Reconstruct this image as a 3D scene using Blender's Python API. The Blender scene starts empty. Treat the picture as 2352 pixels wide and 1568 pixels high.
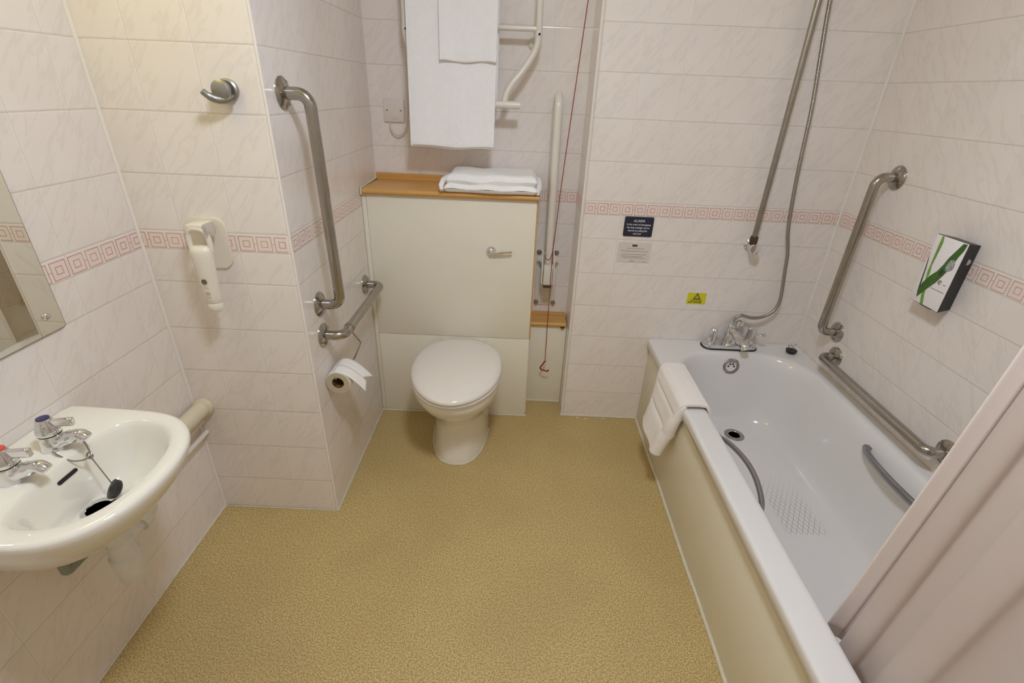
import bpy, bmesh, math, random
from mathutils import Vector, Matrix
PI = math.pi
random.seed(4)
C = bpy.context.scene.collection
sc = bpy.context.scene

# ------------------------------------------------------------------ room layout (metres)
T = 0.15                     # wall tile pitch
XL, YC, XR, YREC = 0.0, 0.0, 0.4228, 0.8867
YBX, XB2, YSM, XN, YBK = 0.6511, 1.128, 0.7863, 1.3055, 0.6686
XBW, XBP, ZB = 2.3371, 1.6791, 1.0431
YF, ZC = -1.85, 2.36
CAM = Vector((1.05357, -1.30783, 1.42099))

# ------------------------------------------------------------------ mesh helpers
class M:
    def __init__(s): s.v = []; s.f = []; s.mi = []
    def add(s, vs, fs, mi=0):
        o = len(s.v); s.v += [tuple(v) for v in vs]; s.f += [tuple(i + o for i in f) for f in fs]; s.mi += [mi] * len(fs); return s
    def box(s, a, b, bev=0.0, seg=2, mi=0):
        if bev <= 0:
            x0, y0, z0 = a; x1, y1, z1 = b
            s.add([(x0,y0,z0),(x1,y0,z0),(x1,y1,z0),(x0,y1,z0),(x0,y0,z1),(x1,y0,z1),(x1,y1,z1),(x0,y1,z1)],
                  [(0,3,2,1),(4,5,6,7),(0,1,5,4),(1,2,6,5),(2,3,7,6),(3,0,4,7)], mi)
            return s
        bm = bmesh.new(); bmesh.ops.create_cube(bm, size=1)
        for v in bm.verts:
            v.co = Vector([(a[i] + b[i]) / 2 + v.co[i] * (b[i] - a[i]) for i in range(3)])
        bmesh.ops.bevel(bm, geom=bm.edges[:], offset=bev, segments=seg, profile=0.5, affect='EDGES')
        bm.verts.index_update()
        s.add([v.co[:] for v in bm.verts], [[v.index for v in f.verts] for f in bm.faces], mi); bm.free(); return s
    def loft(s, rings, c0=True, c1=True, closed=True, mi=0):
        n = len(rings[0]); vs = [p for r in rings for p in r]; fs = []
        for i in range(len(rings) - 1):
            for j in range(n if closed else n - 1):
                k = (j + 1) % n
                fs.append((i*n+j, i*n+k, (i+1)*n+k, (i+1)*n+j))
        if c0: fs.append(tuple(range(n))[::-1])
        if c1: fs.append(tuple((len(rings)-1)*n + j for j in range(n)))
        return s.add(vs, fs, mi)
    def tube(s, path, r, n=16, caps=True, mi=0):
        P = [Vector(p) for p in path]; m = len(P)
        tan = []
        for i in range(m):
            a = P[max(i-1,0)]; b = P[min(i+1,m-1)]; tan.append((b-a).normalized())
        up = Vector((0,0,1)) if abs(tan[0].z) < .9 else Vector((1,0,0))
        nn = (up - tan[0]*up.dot(tan[0])).normalized(); rings = []
        for i in range(m):
            nn = (nn - tan[i]*nn.dot(tan[i])).normalized(); bb = tan[i].cross(nn)
            rr = r[i] if isinstance(r, (list, tuple)) else r
            rings.append([P[i] + (nn*math.cos(2*PI*k/n) + bb*math.sin(2*PI*k/n))*rr for k in range(n)])
        return s.loft(rings, caps, caps, True, mi)
    def lathe(s, prof, org, axis='z', n=32, caps=True, mi=0):
        rings = []
        o = Vector(org)
        if isinstance(axis, str): ax = {'x':Vector((1,0,0)),'y':Vector((0,1,0)),'z':Vector((0,0,1))}[axis]
        else: ax = Vector(axis).normalized()
        u = ax.orthogonal().normalized(); w = ax.cross(u)
        for r, h in prof:
            rings.append([o + ax*h + (u*math.cos(2*PI*k/n) + w*math.sin(2*PI*k/n))*max(r,1e-5) for k in range(n)])
        return s.loft(rings, caps, caps, True, mi)
    def grid(s, f, nu, nv, mi=0):
        vs = [f(i/nu, j/nv) for i in range(nu+1) for j in range(nv+1)]
        fs = [(i*(nv+1)+j, (i+1)*(nv+1)+j, (i+1)*(nv+1)+j+1, i*(nv+1)+j+1) for i in range(nu) for j in range(nv)]
        return s.add(vs, fs, mi)
    def prism(s, poly, fn, h0, h1, mi=0):
        n = len(poly)
        vs = [fn(u, v, h0) for u, v in poly] + [fn(u, v, h1) for u, v in poly]
        fs = [tuple(range(n))[::-1], tuple(range(n, 2*n))] + [(i, (i+1) % n, n+(i+1) % n, n+i) for i in range(n)]
        return s.add(vs, fs, mi)

def obj(name, m, mat, parent=None, smooth=True, ang=35, label=None):
    me = bpy.data.meshes.new(name); me.from_pydata(m.v, [], m.f)
    mats = mat if isinstance(mat, (list, tuple)) else [mat]
    for x in mats: me.materials.append(x)
    if len(mats) > 1: me.polygons.foreach_set('material_index', m.mi)
    bm = bmesh.new(); bm.from_mesh(me); bmesh.ops.recalc_face_normals(bm, faces=bm.faces[:]); bm.to_mesh(me); bm.free()
    if smooth:
        me.polygons.foreach_set('use_smooth', [True]*len(me.polygons))
        me.set_sharp_from_angle(angle=math.radians(ang))
    me.update()
    o = bpy.data.objects.new(name, me); C.objects.link(o)
    if parent is not None:
        o.parent = parent; o.matrix_parent_inverse = Matrix.Translation(parent.location).inverted()
    if label: o['label'] = label
    return o
def tag(o, label, cat, group=None):
    o['label'] = label; o['category'] = cat
    if group: o['group'] = group
    return o
def thing(name, label, cat, loc, group=None):
    o = bpy.data.objects.new(name, None); o.empty_display_size = .05; C.objects.link(o); o.location = loc
    return tag(o, label, cat, group)
def struct(name, m, mat, parent=None, smooth=False):
    o = obj(name, m, mat, parent, smooth)
    if parent is None: o['kind'] = 'structure'
    return o
def fillet(pts, r, n=8):
    P = [Vector(p) for p in pts]; out = [P[0]]
    for i in range(1, len(P)-1):
        a = (P[i-1]-P[i]).normalized(); b = (P[i+1]-P[i]).normalized()
        th = a.angle(b); d = min(r/math.tan(th/2), (P[i-1]-P[i]).length*.49, (P[i+1]-P[i]).length*.49)
        rr = d*math.tan(th/2); ctr = P[i] + (a+b).normalized()*(rr/math.sin(th/2))
        v0 = (P[i]+a*d-ctr).normalized(); v1 = (P[i]+b*d-ctr).normalized()
        for k in range(n+1): out.append(ctr + v0.slerp(v1, k/n)*rr)
    out.append(P[-1]); return out
def spline(pts, k=8):
    P = [Vector(p) for p in pts]; out = []
    for i in range(len(P)-1):
        p0 = P[max(i-1,0)]; p1 = P[i]; p2 = P[i+1]; p3 = P[min(i+2,len(P)-1)]
        for j in range(k):
            t = j/k; out.append(.5*((2*p1) + (p2-p0)*t + (2*p0-5*p1+4*p2-p3)*t*t + (3*p1-p0-3*p2+p3)*t**3))
    out.append(P[-1]); return out
def rrect(x0, y0, x1, y1, r, z, n=10):
    """ring: rounded rectangle; r = (x0y0, x1y0, x1y1, x0y1)"""
    if not isinstance(r, (list, tuple)): r = (r,)*4
    out = []
    for (cx, cy, rr, a0) in ((x0+r[0], y0+r[0], r[0], PI), (x1-r[1], y0+r[1], r[1], 1.5*PI), (x1-r[2], y1-r[2], r[2], 0), (x0+r[3], y1-r[3], r[3], .5*PI)):
        for k in range(n+1):
            a = a0 + .5*PI*k/n; out.append(Vector((cx+rr*math.cos(a), cy+rr*math.sin(a), z)))
    return out
def rr2(w, h, r, n=6):
    return [(p.x, p.y) for p in rrect(-w/2, -h/2, w/2, h/2, r, 0, n)]
def sm(a, b, x):
    t = max(0, min(1, (x-a)/(b-a))); return t*t*(3-2*t)
def lerp(a, b, t): return a + (b-a)*t
def interp(tab, x):
    if x <= tab[0][0]: return tab[0][1]
    for (a, p), (b, q) in zip(tab, tab[1:]):
        if x <= b: return p + (q-p)*(x-a)/(b-a)
    return tab[-1][1]

# ------------------------------------------------------------------ materials
def srgb(r, g, b):
    f = lambda c: (c/255/12.92) if c/255 <= .04045 else ((c/255+.055)/1.055)**2.4
    return (f(r), f(g), f(b), 1)
class NT:
    def __init__(s, name):
        s.m = bpy.data.materials.new(name); s.m.use_nodes = True; s.t = s.m.node_tree; s.b = s.t.nodes['Principled BSDF']
    def n(s, ty, **kw):
        nd = s.t.nodes.new(ty)
        for k, v in kw.items(): setattr(nd, k, v)
        return nd
    def link(s, a, b): s.t.links.new(a, b)
    def val(s, sock, x):
        if isinstance(x, (int, float)): sock.default_value = x
        elif isinstance(x, tuple): sock.default_value = x
        else: s.link(x, sock)
    def math(s, op, a, b=0.0, c=0.0):
        nd = s.n('ShaderNodeMath', operation=op)
        s.val(nd.inputs[0], a); s.val(nd.inputs[1], b); s.val(nd.inputs[2], c); return nd.outputs[0]
    def step(s, x, lo, hi):           # smooth 1 below lo -> 0 above hi
        nd = s.n('ShaderNodeMapRange', interpolation_type='SMOOTHSTEP'); s.val(nd.inputs[0], x)
        nd.inputs[1].default_value = lo; nd.inputs[2].default_value = hi; nd.inputs[3].default_value = 1; nd.inputs[4].default_value = 0
        return nd.outputs[0]
    def mix(s, f, a, b, blend='MIX'):
        nd = s.n('ShaderNodeMix', data_type='RGBA', blend_type=blend); s.val(nd.inputs[0], f); s.val(nd.inputs[6], a); s.val(nd.inputs[7], b); return nd.outputs[2]
    def noise(s, vec, scale, detail=2, rough=.5, dist=0):
        nd = s.n('ShaderNodeTexNoise'); nd.inputs['Scale'].default_value = scale; nd.inputs['Detail'].default_value = detail
        nd.inputs['Roughness'].default_value = rough; nd.inputs['Distortion'].default_value = dist
        if vec is not None: s.link(vec, nd.inputs['Vector'])
        return nd.outputs['Fac']
    def comb(s, x, y, z):
        nd = s.n('ShaderNodeCombineXYZ'); s.val(nd.inputs[0], x); s.val(nd.inputs[1], y); s.val(nd.inputs[2], z); return nd.outputs[0]
    def bump(s, h, st, dist=.001):
        nd = s.n('ShaderNodeBump'); nd.inputs['Strength'].default_value = st; nd.inputs['Distance'].default_value = dist
        s.link(h, nd.inputs['Height']); s.link(nd.outputs[0], s.b.inputs['Normal'])
def plain(name, col, rough=.4, metal=0.0, spec=.5, coat=0.0, nscale=0, namp=.04, bump=0.0, bscale=200):
    k = NT(name); k.b.inputs['Roughness'].default_value = rough; k.b.inputs['Metallic'].default_value = metal
    k.b.inputs['Specular IOR Level'].default_value = spec; k.b.inputs['Coat Weight'].default_value = coat
    tc = k.n('ShaderNodeTexCoord').outputs['Object']
    f = k.noise(tc, nscale or 9, 3)
    d = tuple(c*(1-namp*2) for c in col[:3]) + (1,); l = tuple(min(1, c*(1+namp*.6)) for c in col[:3]) + (1,)
    k.val(k.b.inputs['Base Color'], k.mix(f, d, l))
    if bump: k.bump(k.noise(tc, bscale, 3), bump, .0008)
    return k.m
TILE = srgb(217, 205, 197)
def tile_mat(name, ax, u0):
    k = NT(name)
    sep = k.n('ShaderNodeSeparateXYZ'); k.link(k.n('ShaderNodeTexCoord').outputs['Object'], sep.inputs[0])
    u = k.math('SUBTRACT', sep.outputs['XYZ'.index(ax)], u0); z = k.math('SUBTRACT', sep.outputs[2], ZB)
    def cell(x):
        q = k.math('DIVIDE', x, T); fl = k.math('FLOOR', q); fr = k.math('SUBTRACT', q, fl)
        return fl, k.math('MULTIPLY', k.math('MINIMUM', fr, k.math('SUBTRACT', 1.0, fr)), T)
    iu, du = cell(u); iz, dz = cell(z)
    w = k.math('MULTIPLY', z, -1.0)
    inband = k.math('MULTIPLY', k.math('GREATER_THAN', w, 0.0), k.math('LESS_THAN', w, .054))
    dz2 = k.math('MINIMUM', dz, k.math('ABSOLUTE', k.math('SUBTRACT', w, .054)))
    gh = k.step(dz2, .0006, .0020); gv = k.step(du, .0005, .0017)
    grout = gh
    # marbled diagonal veins, shifted from tile to tile
    ca, sa = math.cos(.62), math.sin(.62)
    ju = k.math('MULTIPLY_ADD', iu, .731, k.math('MULTIPLY', iz, .377)); ua = k.math('ADD', u, ju)
    p = k.math('ADD', k.math('MULTIPLY', ua, ca), k.math('MULTIPLY', z, -sa)); q = k.math('ADD', k.math('MULTIPLY', ua, sa), k.math('MULTIPLY', z, ca))
    p = k.math('ADD', k.math('MULTIPLY', ua, math.cos(.9)), k.math('MULTIPLY', z, math.sin(.9)))
    q = k.math('ADD', k.math('MULTIPLY', ua, -math.sin(.9)), k.math('MULTIPLY', z, math.cos(.9)))
    vec = k.comb(k.math('MULTIPLY', p, 8.0), k.math('MULTIPLY', q, 34.0), k.math('MULTIPLY_ADD', iz, 3.7, k.math('MULTIPLY', iu, 5.3)))
    n1 = k.noise(vec, 1.0, 3, .55, .25)
    vein = k.math('MULTIPLY', k.step(k.math('ABSOLUTE', k.math('SUBTRACT', n1, .58)), .0, .07), .15)
    vec2 = k.comb(k.math('MULTIPLY', ua, 7.0), k.math('MULTIPLY', z, 7.0), k.math('MULTIPLY', iz, 2.1))
    cloud = k.noise(vec2, 1.0, 3)
    base = k.mix(cloud, srgb(226, 218, 211), srgb(235, 228, 222))
    base = k.mix(vein, base, srgb(190, 178, 168))
    # border of nested squares
    s = k.math('DIVIDE', u, T/3); fr = k.math('SUBTRACT', s, k.math('FLOOR', s))
    lx = k.math('MULTIPLY', k.math('SUBTRACT', fr, .5), T/3); ly = k.math('SUBTRACT', w, .0290)
    alx = k.math('ABSOLUTE', lx); aly = k.math('ABSOLUTE', ly); mm = k.math('MAXIMUM', alx, aly)
    o1 = k.step(k.math('ABSOLUTE', k.math('SUBTRACT', mm, .0203)), .0009, .0017)
    o2 = k.step(k.math('ABSOLUTE', k.math('SUBTRACT', mm, .0085)), .0008, .0016)
    o3 = k.math('MULTIPLY', k.math('MULTIPLY', k.math('LESS_THAN', aly, .0009), k.math('GREATER_THAN', alx, .0203)), k.math('GREATER_THAN', du, .008))
    ln = k.math('MULTIPLY', k.math('MINIMUM', k.math('ADD', k.math('ADD', o1, o2), o3), 1.0), inband)
    wear = k.noise(k.comb(k.math('MULTIPLY', u, 16.0), k.math('MULTIPLY', z, 16.0), 0.0), 1.0, 2)
    ln = k.math('MULTIPLY', ln, k.math('MULTIPLY_ADD', wear, .7, .3))
    fill = k.math('MULTIPLY', k.step(mm, .0198, .0212), inband)
    base = k.mix(k.math('MULTIPLY', inband, .55), base, srgb(234, 222, 215))
    base = k.mix(k.math('MULTIPLY', fill, .38), base, srgb(230, 204, 192))
    base = k.mix(ln, base, srgb(176, 110, 102))
    base = k.mix(k.math('MULTIPLY', gv, .50), base, srgb(196, 186, 174))
    base = k.mix(k.math('MULTIPLY', k.math('SUBTRACT', k.step(du, .0014, .0034), gv), .55), base, srgb(243, 238, 233))
    base = k.mix(k.math('MULTIPLY', grout, .62), base, srgb(192, 182, 168))
    k.link(base, k.b.inputs['Base Color'])
    k.b.inputs['Roughness'].default_value = .2; k.b.inputs['Specular IOR Level'].default_value = .45
    wav = k.noise(k.comb(k.math('MULTIPLY', u, 9.0), k.math('MULTIPLY', z, 9.0), iz), 1.0, 1)
    soft = k.math('MAXIMUM', k.step(dz2, .0, .0045), k.math('MULTIPLY', k.step(du, .0, .004), .45))
    h = k.math('SUBTRACT', k.math('MULTIPLY', wav, .35), soft)
    k.bump(h, .35, .0012)
    return k.m
def cloth(name, col, pat=None):
    k = NT(name); k.b.inputs['Roughness'].default_value = .95; k.b.inputs['Specular IOR Level'].default_value = .1
    k.b.inputs['Sheen Weight'].default_value = .25
    tc = k.n('ShaderNodeTexCoord').outputs['Object']
    f = k.noise(tc, 60, 4); k.val(k.b.inputs['Base Color'], k.mix(f, tuple(c*.93 for c in col[:3])+(1,), col))
    fine = k.noise(tc, 900, 2)
    h = fine
    if pat:
        sep = k.n('ShaderNodeSeparateXYZ'); k.link(tc, sep.inputs[0]); x, y, z = sep.outputs
        a = sep.outputs[pat[0]]; b = sep.outputs[pat[1]]
        m = k.math('FRACT', k.math('MULTIPLY', a, 22.0)); m = k.math('ABSOLUTE', k.math('SUBTRACT', m, .5))
        wv = k.math('SINE', k.math('MULTIPLY_ADD', b, 520.0, k.math('MULTIPLY', m, 30.0)))
        area = k.step(k.math('ABSOLUTE', k.math('SUBTRACT', k.noise(tc, 3.0, 1), .5)), .02, .12)
        h = k.math('ADD', fine, k.math('MULTIPLY', k.math('MULTIPLY', wv, .5), area))
    k.bump(h, .5, .0012)
    return k.m

M_cream = tile_mat('tile_front_face', 'X', XR)
M_left = tile_mat('tile_left', 'Y', -.0887)
M_ret = tile_mat('tile_return', 'Y', .003)
M_rec = tile_mat('tile_recess', 'X', XR - .0147)
M_bath = tile_mat('tile_bath_end', 'X', XN + .0075)
M_nib = tile_mat('tile_nib', 'Y', YBK)
M_right = tile_mat('tile_right', 'Y', .356)
M_porc = plain('ceramic_white', srgb(232, 228, 218), .06, spec=.6, coat=.4, namp=.012)
M_bathw = plain('bath_enamel', srgb(224, 222, 220), .09, spec=.55, coat=.3, namp=.012)
M_seat = plain('seat_plastic', srgb(228, 222, 214), .12, spec=.5, coat=.2, namp=.01)
M_panel = plain('cream_laminate', srgb(231, 226, 208), .3, namp=.02)
M_bpanel = plain('bath_panel_laminate', srgb(228, 222, 202), .32, namp=.02)
M_chrome = plain('chrome', (.78, .78, .79, 1), .07, 1.0, namp=.03)
M_steel = plain('stainless_steel', (.44, .41, .365, 1), .19, 1.0, namp=.08, nscale=30)
M_grip2 = plain('satin_grip_metal', (.38, .38, .39, 1), .24, 1.0, namp=.06, nscale=40)
M_dsteel = plain('aged_steel', (.40, .37, .33, 1), .28, 1.0, namp=.1, nscale=40)
M_wht = plain('white_enamel', srgb(226, 221, 210), .22, namp=.02)
M_wpl = plain('white_plastic', srgb(228, 221, 206), .3, namp=.02)
M_cpipe = plain('cream_plastic', srgb(214, 204, 180), .4, namp=.05, nscale=30)
M_trap = plain('trap_plastic', srgb(226, 224, 218), .35, namp=.06, nscale=25)
M_black = plain('black_plastic', (.006, .006, .007, 1), .35, namp=.1)
M_rub = plain('black_rubber', (.012, .012, .012, 1), .45, namp=.15)
M_dark = plain('dark_hole', (.012, .012, .012, 1), .8)
M_bead = plain('tile_edge_bead', srgb(232, 226, 219), .3, namp=.02)
M_cond = plain('caulk', srgb(216, 208, 186), .5, namp=.08, nscale=40)
M_red = plain('red_plastic', srgb(150, 42, 38), .4, namp=.08)
M_rcord = plain('red_cord', srgb(148, 44, 42), .8, namp=.15, nscale=300)
M_navy = plain('navy_plastic', srgb(36, 40, 58), .35, namp=.08)
M_blue = plain('blue_cap', srgb(50, 48, 96), .25)
M_redcap = plain('red_cap', srgb(206, 78, 48), .25)
M_paper = plain('sign_paper', srgb(215, 207, 199), .5, namp=.03)
M_ink = plain('grey_ink', srgb(138, 124, 114), .6)
M_brown = plain('brown_ink', srgb(92, 58, 40), .6)
M_white = plain('white_ink', srgb(216, 216, 220), .5)
M_yel = plain('yellow_vinyl', srgb(214, 204, 34), .4, namp=.03)
M_olive = plain('dark_ink', srgb(52, 48, 8), .5)
M_card = plain('white_card', srgb(238, 234, 235), .3, namp=.02)
M_leaf = plain('leaf_green', srgb(62, 112, 34), .35, namp=.35, nscale=60)
M_leaf2 = plain('leaf_light_green', srgb(120, 172, 66), .35, namp=.25, nscale=60)
M_leaf3 = plain('leaf_dark', srgb(52, 56, 36), .35, namp=.25, nscale=60)
M_drop = plain('water_drop_print', srgb(190, 196, 194), .3, namp=.5, nscale=160)
M_logo = plain('grey_print', srgb(100, 98, 84), .5)
M_ceil = plain('ceiling_paint', srgb(236, 234, 228), .7, namp=.01)
M_door = plain('door_paint', srgb(214, 206, 192), .4, namp=.02)
M_towel = cloth('terry_white', srgb(246, 245, 244), (0, 2))
M_mat = cloth('bath_mat_cotton', srgb(242, 236, 231), (1, 2))
M_fold = cloth('folded_terry', srgb(246, 245, 243), (0, 1))
M_tp = plain('tissue_paper', srgb(234, 230, 224), .95, spec=.1, namp=.02, nscale=80)
M_tpe = plain('tissue_edge', srgb(196, 186, 158), .95, spec=.1, namp=.08, nscale=120)
M_core = plain('cardboard', srgb(120, 92, 58), .9, spec=.1, namp=.1)
# mirror
k = NT('mirror_silver'); k.b.inputs['Metallic'].default_value = 1; k.b.inputs['Roughness'].default_value = .005
tcm = k.n('ShaderNodeTexCoord').outputs['Object']; k.val(k.b.inputs['Base Color'], k.mix(k.noise(tcm, 3), (.80, .81, .74, 1), (.84, .85, .78, 1))); M_mirror = k.m
# wood
k = NT('oak_laminate'); tcm = k.n('ShaderNodeTexCoord').outputs['Object']; sep = k.n('ShaderNodeSeparateXYZ'); k.link(tcm, sep.inputs[0])
v = k.comb(k.math('MULTIPLY', sep.outputs[0], 3.0), k.math('MULTIPLY', sep.outputs[1], 90.0), k.math('MULTIPLY', sep.outputs[2], 90.0))
g = k.noise(v, 1.0, 4, .6, .4); k.val(k.b.inputs['Base Color'], k.mix(g, srgb(184, 132, 62), srgb(220, 172, 100))); k.b.inputs['Roughness'].default_value = .38; M_wood = k.m
# vinyl floor: fine two-tone fleck
k = NT('floor_vinyl'); tcm = k.n('ShaderNodeTexCoord').outputs['Object']
a = k.noise(tcm, 240, 3, .6); b = k.noise(tcm, 330, 2, .6); d = k.noise(tcm, 3.0, 4)
f1 = k.step(a, .40, .60); f2 = k.step(b, .54, .70)
col = k.mix(f1, srgb(212, 190, 135), srgb(164, 140, 87)); col = k.mix(k.math('MULTIPLY', k.math('SUBTRACT', 1.0, f2), .62), col, srgb(100, 78, 40))
col = k.mix(k.math('MULTIPLY', k.step(d, .35, .65), .22), col, srgb(158, 134, 88)); k.link(col, k.b.inputs['Base Color'])
k.b.inputs['Roughness'].default_value = .55; k.b.inputs['Specular IOR Level'].default_value = .3; k.bump(a, .12, .0006); M_floor = k.m
# hose: ribbed metal
k = NT('ribbed_hose'); tcm = k.n('ShaderNodeTexCoord').outputs['Object']; sep = k.n('ShaderNodeSeparateXYZ'); k.link(tcm, sep.inputs[0])
w1 = k.math('SINE', k.math('MULTIPLY', sep.outputs[2], 1500.0)); k.val(k.b.inputs['Base Color'], k.mix(k.math('MULTIPLY_ADD', w1, .5, .5), (.26, .235, .2, 1), (.52, .49, .44, 1)))
k.b.inputs['Metallic'].default_value = 1; k.b.inputs['Roughness'].default_value = .27; k.bump(w1, .4, .0006); M_hose = k.m
# bath floor grip (fine lozenge lines moulded in the base)
k = NT('bath_grip'); tcm = k.n('ShaderNodeTexCoord').outputs['Object']; sep = k.n('ShaderNodeSeparateXYZ'); k.link(tcm, sep.inputs[0]); x, y = sep.outputs[0], sep.outputs[1]
def grid_line(e):
    q = k.math('MULTIPLY', e, 1/.019); fr = k.math('SUBTRACT', q, k.math('FLOOR', q)); return k.step(k.math('ABSOLUTE', k.math('SUBTRACT', fr, .5)), .02, .09)
l = k.math('MAXIMUM', grid_line(k.math('MULTIPLY_ADD', y, .5, x)), grid_line(k.math('MULTIPLY_ADD', y, -.62, x)))
nn = k.noise(tcm, 6.0, 3); l = k.math('MULTIPLY', l, k.math('SUBTRACT', 1.0, k.step(nn, .22, .44)))
l = k.math('MULTIPLY', l, k.math('SUBTRACT', 1.0, k.step(y, -.140, -.128))); l = k.math('MULTIPLY', l, k.step(y, -.06, .24))
l = k.math('MULTIPLY', l, k.math('SUBTRACT', 1.0, k.step(k.math('ABSOLUTE', k.math('SUBTRACT', x, 1.985)), .012, .03))); l = k.math('MULTIPLY', l, k.step(x, 2.12, 2.16)); l = k.math('MULTIPLY', l, .75)
k.val(k.b.inputs['Base Color'], k.mix(l, srgb(224, 222, 220), srgb(150, 146, 136))); k.b.inputs['Roughness'].default_value = .12; k.b.inputs['Coat Weight'].default_value = .2; M_grip = k.m
# curtain
k = NT('curtain_fabric'); tcm = k.n('ShaderNodeTexCoord').outputs['Object']
k.val(k.b.inputs['Base Color'], k.mix(k.noise(tcm, 500, 2), srgb(226, 217, 212), srgb(234, 226, 222))); k.b.inputs['Roughness'].default_value = .75; k.b.inputs['Specular IOR Level'].default_value = .2
k.b.inputs['Sheen Weight'].default_value = .2
tr = k.n('ShaderNodeBsdfTranslucent'); tr.inputs[0].default_value = srgb(232, 220, 214); ms = k.n('ShaderNodeMixShader'); ms.inputs[0].default_value = .42
k.link(k.b.outputs[0], ms.inputs[1]); k.link(tr.outputs[0], ms.inputs[2]); k.link(ms.outputs[0], k.t.nodes['Material Output'].inputs[0]); k.bump(k.noise(tcm, 700, 2), .15, .0005); M_curt = k.m
M_hem = plain('curtain_hem', srgb(238, 228, 224), .75, spec=.2, namp=.02, nscale=300)
def glow(name, col, st):
    k = NT(name); k.b.inputs['Base Color'].default_value = (.8, .8, .8, 1); k.b.inputs['Emission Color'].default_value = col; k.b.inputs['Emission Strength'].default_value = st; return k.m
LX, LY = 1.15, -.80
LIGHT_MAIN, LIGHT_WARM, EXPO = 92.0, 24.0, 0.12
M_glow = glow('lamp_diffuser', (.94, 1.04, 1.20, 1), LIGHT_MAIN)
M_warm = glow('mirror_lamp_glow', (1, .85, .12, 1), LIGHT_WARM)

# ------------------------------------------------------------------ room shell
struct('floor', M().box((-.12, YF-.1, -.06), (2.45, 1.0, 0)), M_floor)
struct('ceiling', M().box((-.12, YF-.1, ZC), (2.45, 1.0, ZC+.06)), M_ceil)
struct('wall_left', M().box((-.1, YF, 0), (0, YC, ZC)), M_left)
struct('wall_back_left', M().box((0, YC, 0), (XR-.012, YREC, ZC)), M_cream)
struct('wall_return', M().box((XR-.012, YC+.0004, 0), (XR, YREC, ZC)), M_ret)
struct('wall_back', M().box((XR-.012, YREC, 0), (XN+.012, YREC+.1, ZC)), M_rec)
struct('wall_back_right', M().box((XN+.012, YBK, 0), (XBW, YREC, ZC)), M_bath)
struct('wall_nib', M().box((XN, YBK+.0004, 0), (XN+.012, YREC, ZC)), M_nib)
struct('wall_right', M().box((XBW, YF, 0), (XBW+.1, YREC, ZC)), M_right)
struct('wall_front', M().box((-.1, YF-.08, 0), (XBW+.1, YF, ZC)), M_cream)
# door behind the viewer
d = struct('door_1', M().box((.55, YF, .005), (1.33, YF+.035, 1.99), .004), M_door)
obj('door_handle', M().lathe([(.026, 0), (.026, .008), (.009, .009), (.009, .05)], (1.27, YF+.035, 1.0), 'y').tube([(1.27, YF+.08, 1.0), (1.16, YF+.082, 1.0)], .009), M_chrome, d)
struct('trim_1', M().box((.48, YF, 0), (.55, YF+.02, 2.06), .003).box((1.33, YF, 0), (1.40, YF+.02, 2.06), .003).box((.55, YF, 1.99), (1.33, YF+.02, 2.06), .003), M_door)
# corner beads and sealant lines
def bead(pts, r=.004): return M().tube(pts, r, 8)
struct('trim_2', bead([(XR-.002, YC+.002, 0), (XR-.002, YC+.002, ZC)], .004), M_bead, smooth=True)
struct('trim_3', bead([(XN+.002, YBK+.002, 0), (XN+.002, YBK+.002, ZC)], .005), M_bead, smooth=True)
struct('trim_4', bead([(.002, YC-.002, 0), (.002, YC-.002, ZC)], .005), M_bead, smooth=True)
struct('trim_5', bead([(XBW-.002, YBK-.002, .45), (XBW-.002, YBK-.002, ZC)], .005), M_bead, smooth=True)
struct('trim_6', bead([(.003, YF, .002), (.003, -.004, .002), (XR+.003, -.003, .002), (XR+.003, YBX-.004, .002), (XB2+.004, YBX-.004, .002)], .0045), M_cond, smooth=True)
struct('trim_7', bead([(XB2+.004, YSM-.003, .002), (XN-.003, YSM-.003, .002), (XN-.003, YBK-.003, .002), (XBP-.008, YBK-.003, .002)], .005), M_cond, smooth=True)
struct('trim_8', bead([(XBP-.003, YBK-.003, .003)] + [(XBP-.003+random.uniform(-.0015, .0015), YBK-.05-i*.06, .003) for i in range(29)], .0065), M_cond, smooth=True)

# ------------------------------------------------------------------ bath
BX0, BX1, BY0, BY1, BZ = 1.665, XBW-.001, -1.05, YBK-.001, .445
bath = thing('bathtub', 'white bathtub with twin side grips along the tiled right wall', 'bathtub', (2.0, -.2, 0))
N = 14
def ring(x0, y0, x1, y1, r, z): return rrect(x0, y0, x1, y1, r, z, N)
rings = [ring(BX0+.006, BY0, BX1, BY1, .004, .402), ring(BX0, BY0, BX1, BY1, .006, .406), ring(BX0, BY0, BX1, BY1, .008, .436), ring(BX0+.003, BY0, BX1, BY1, .01, .443), ring(BX0+.010, BY0+.004, BX1, BY1, .012, BZ), ring(BX0+.016, BY0+.010, BX1-.005, BY1-.005, .016, BZ), ring(1.730, -.98, 2.303, .577, (.125, .125, .205, .175), BZ),
         ring(1.738, -.97, 2.296, .568, (.12, .12, .20, .17), BZ), ring(1.746, -.965, 2.288, .562, (.12, .12, .20, .17), BZ-.003), ring(1.753, -.958, 2.280, .556, (.12, .12, .20, .17), BZ-.012),
         ring(1.760, -.94, 2.268, .547, (.12, .12, .19, .165), .40), ring(1.778, -.89, 2.252, .530, (.12, .12, .18, .16), .30), ring(1.795, -.85, 2.238, .515, (.12, .12, .17, .155), .22), ring(1.815, -.81, 2.220, .497, (.11, .11, .16, .15), .165),
         ring(1.845, -.77, 2.192, .470, (.10, .10, .14, .13), .138), ring(1.885, -.72, 2.152, .43, (.08, .08, .1, .1), .130)]
rings[-1] = ring(1.862, -.74, 2.172, .448, (.09, .09, .12, .12), .131)
obj('bath_shell', M().loft(rings, False, False), M_bathw, bath, ang=60)
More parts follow.
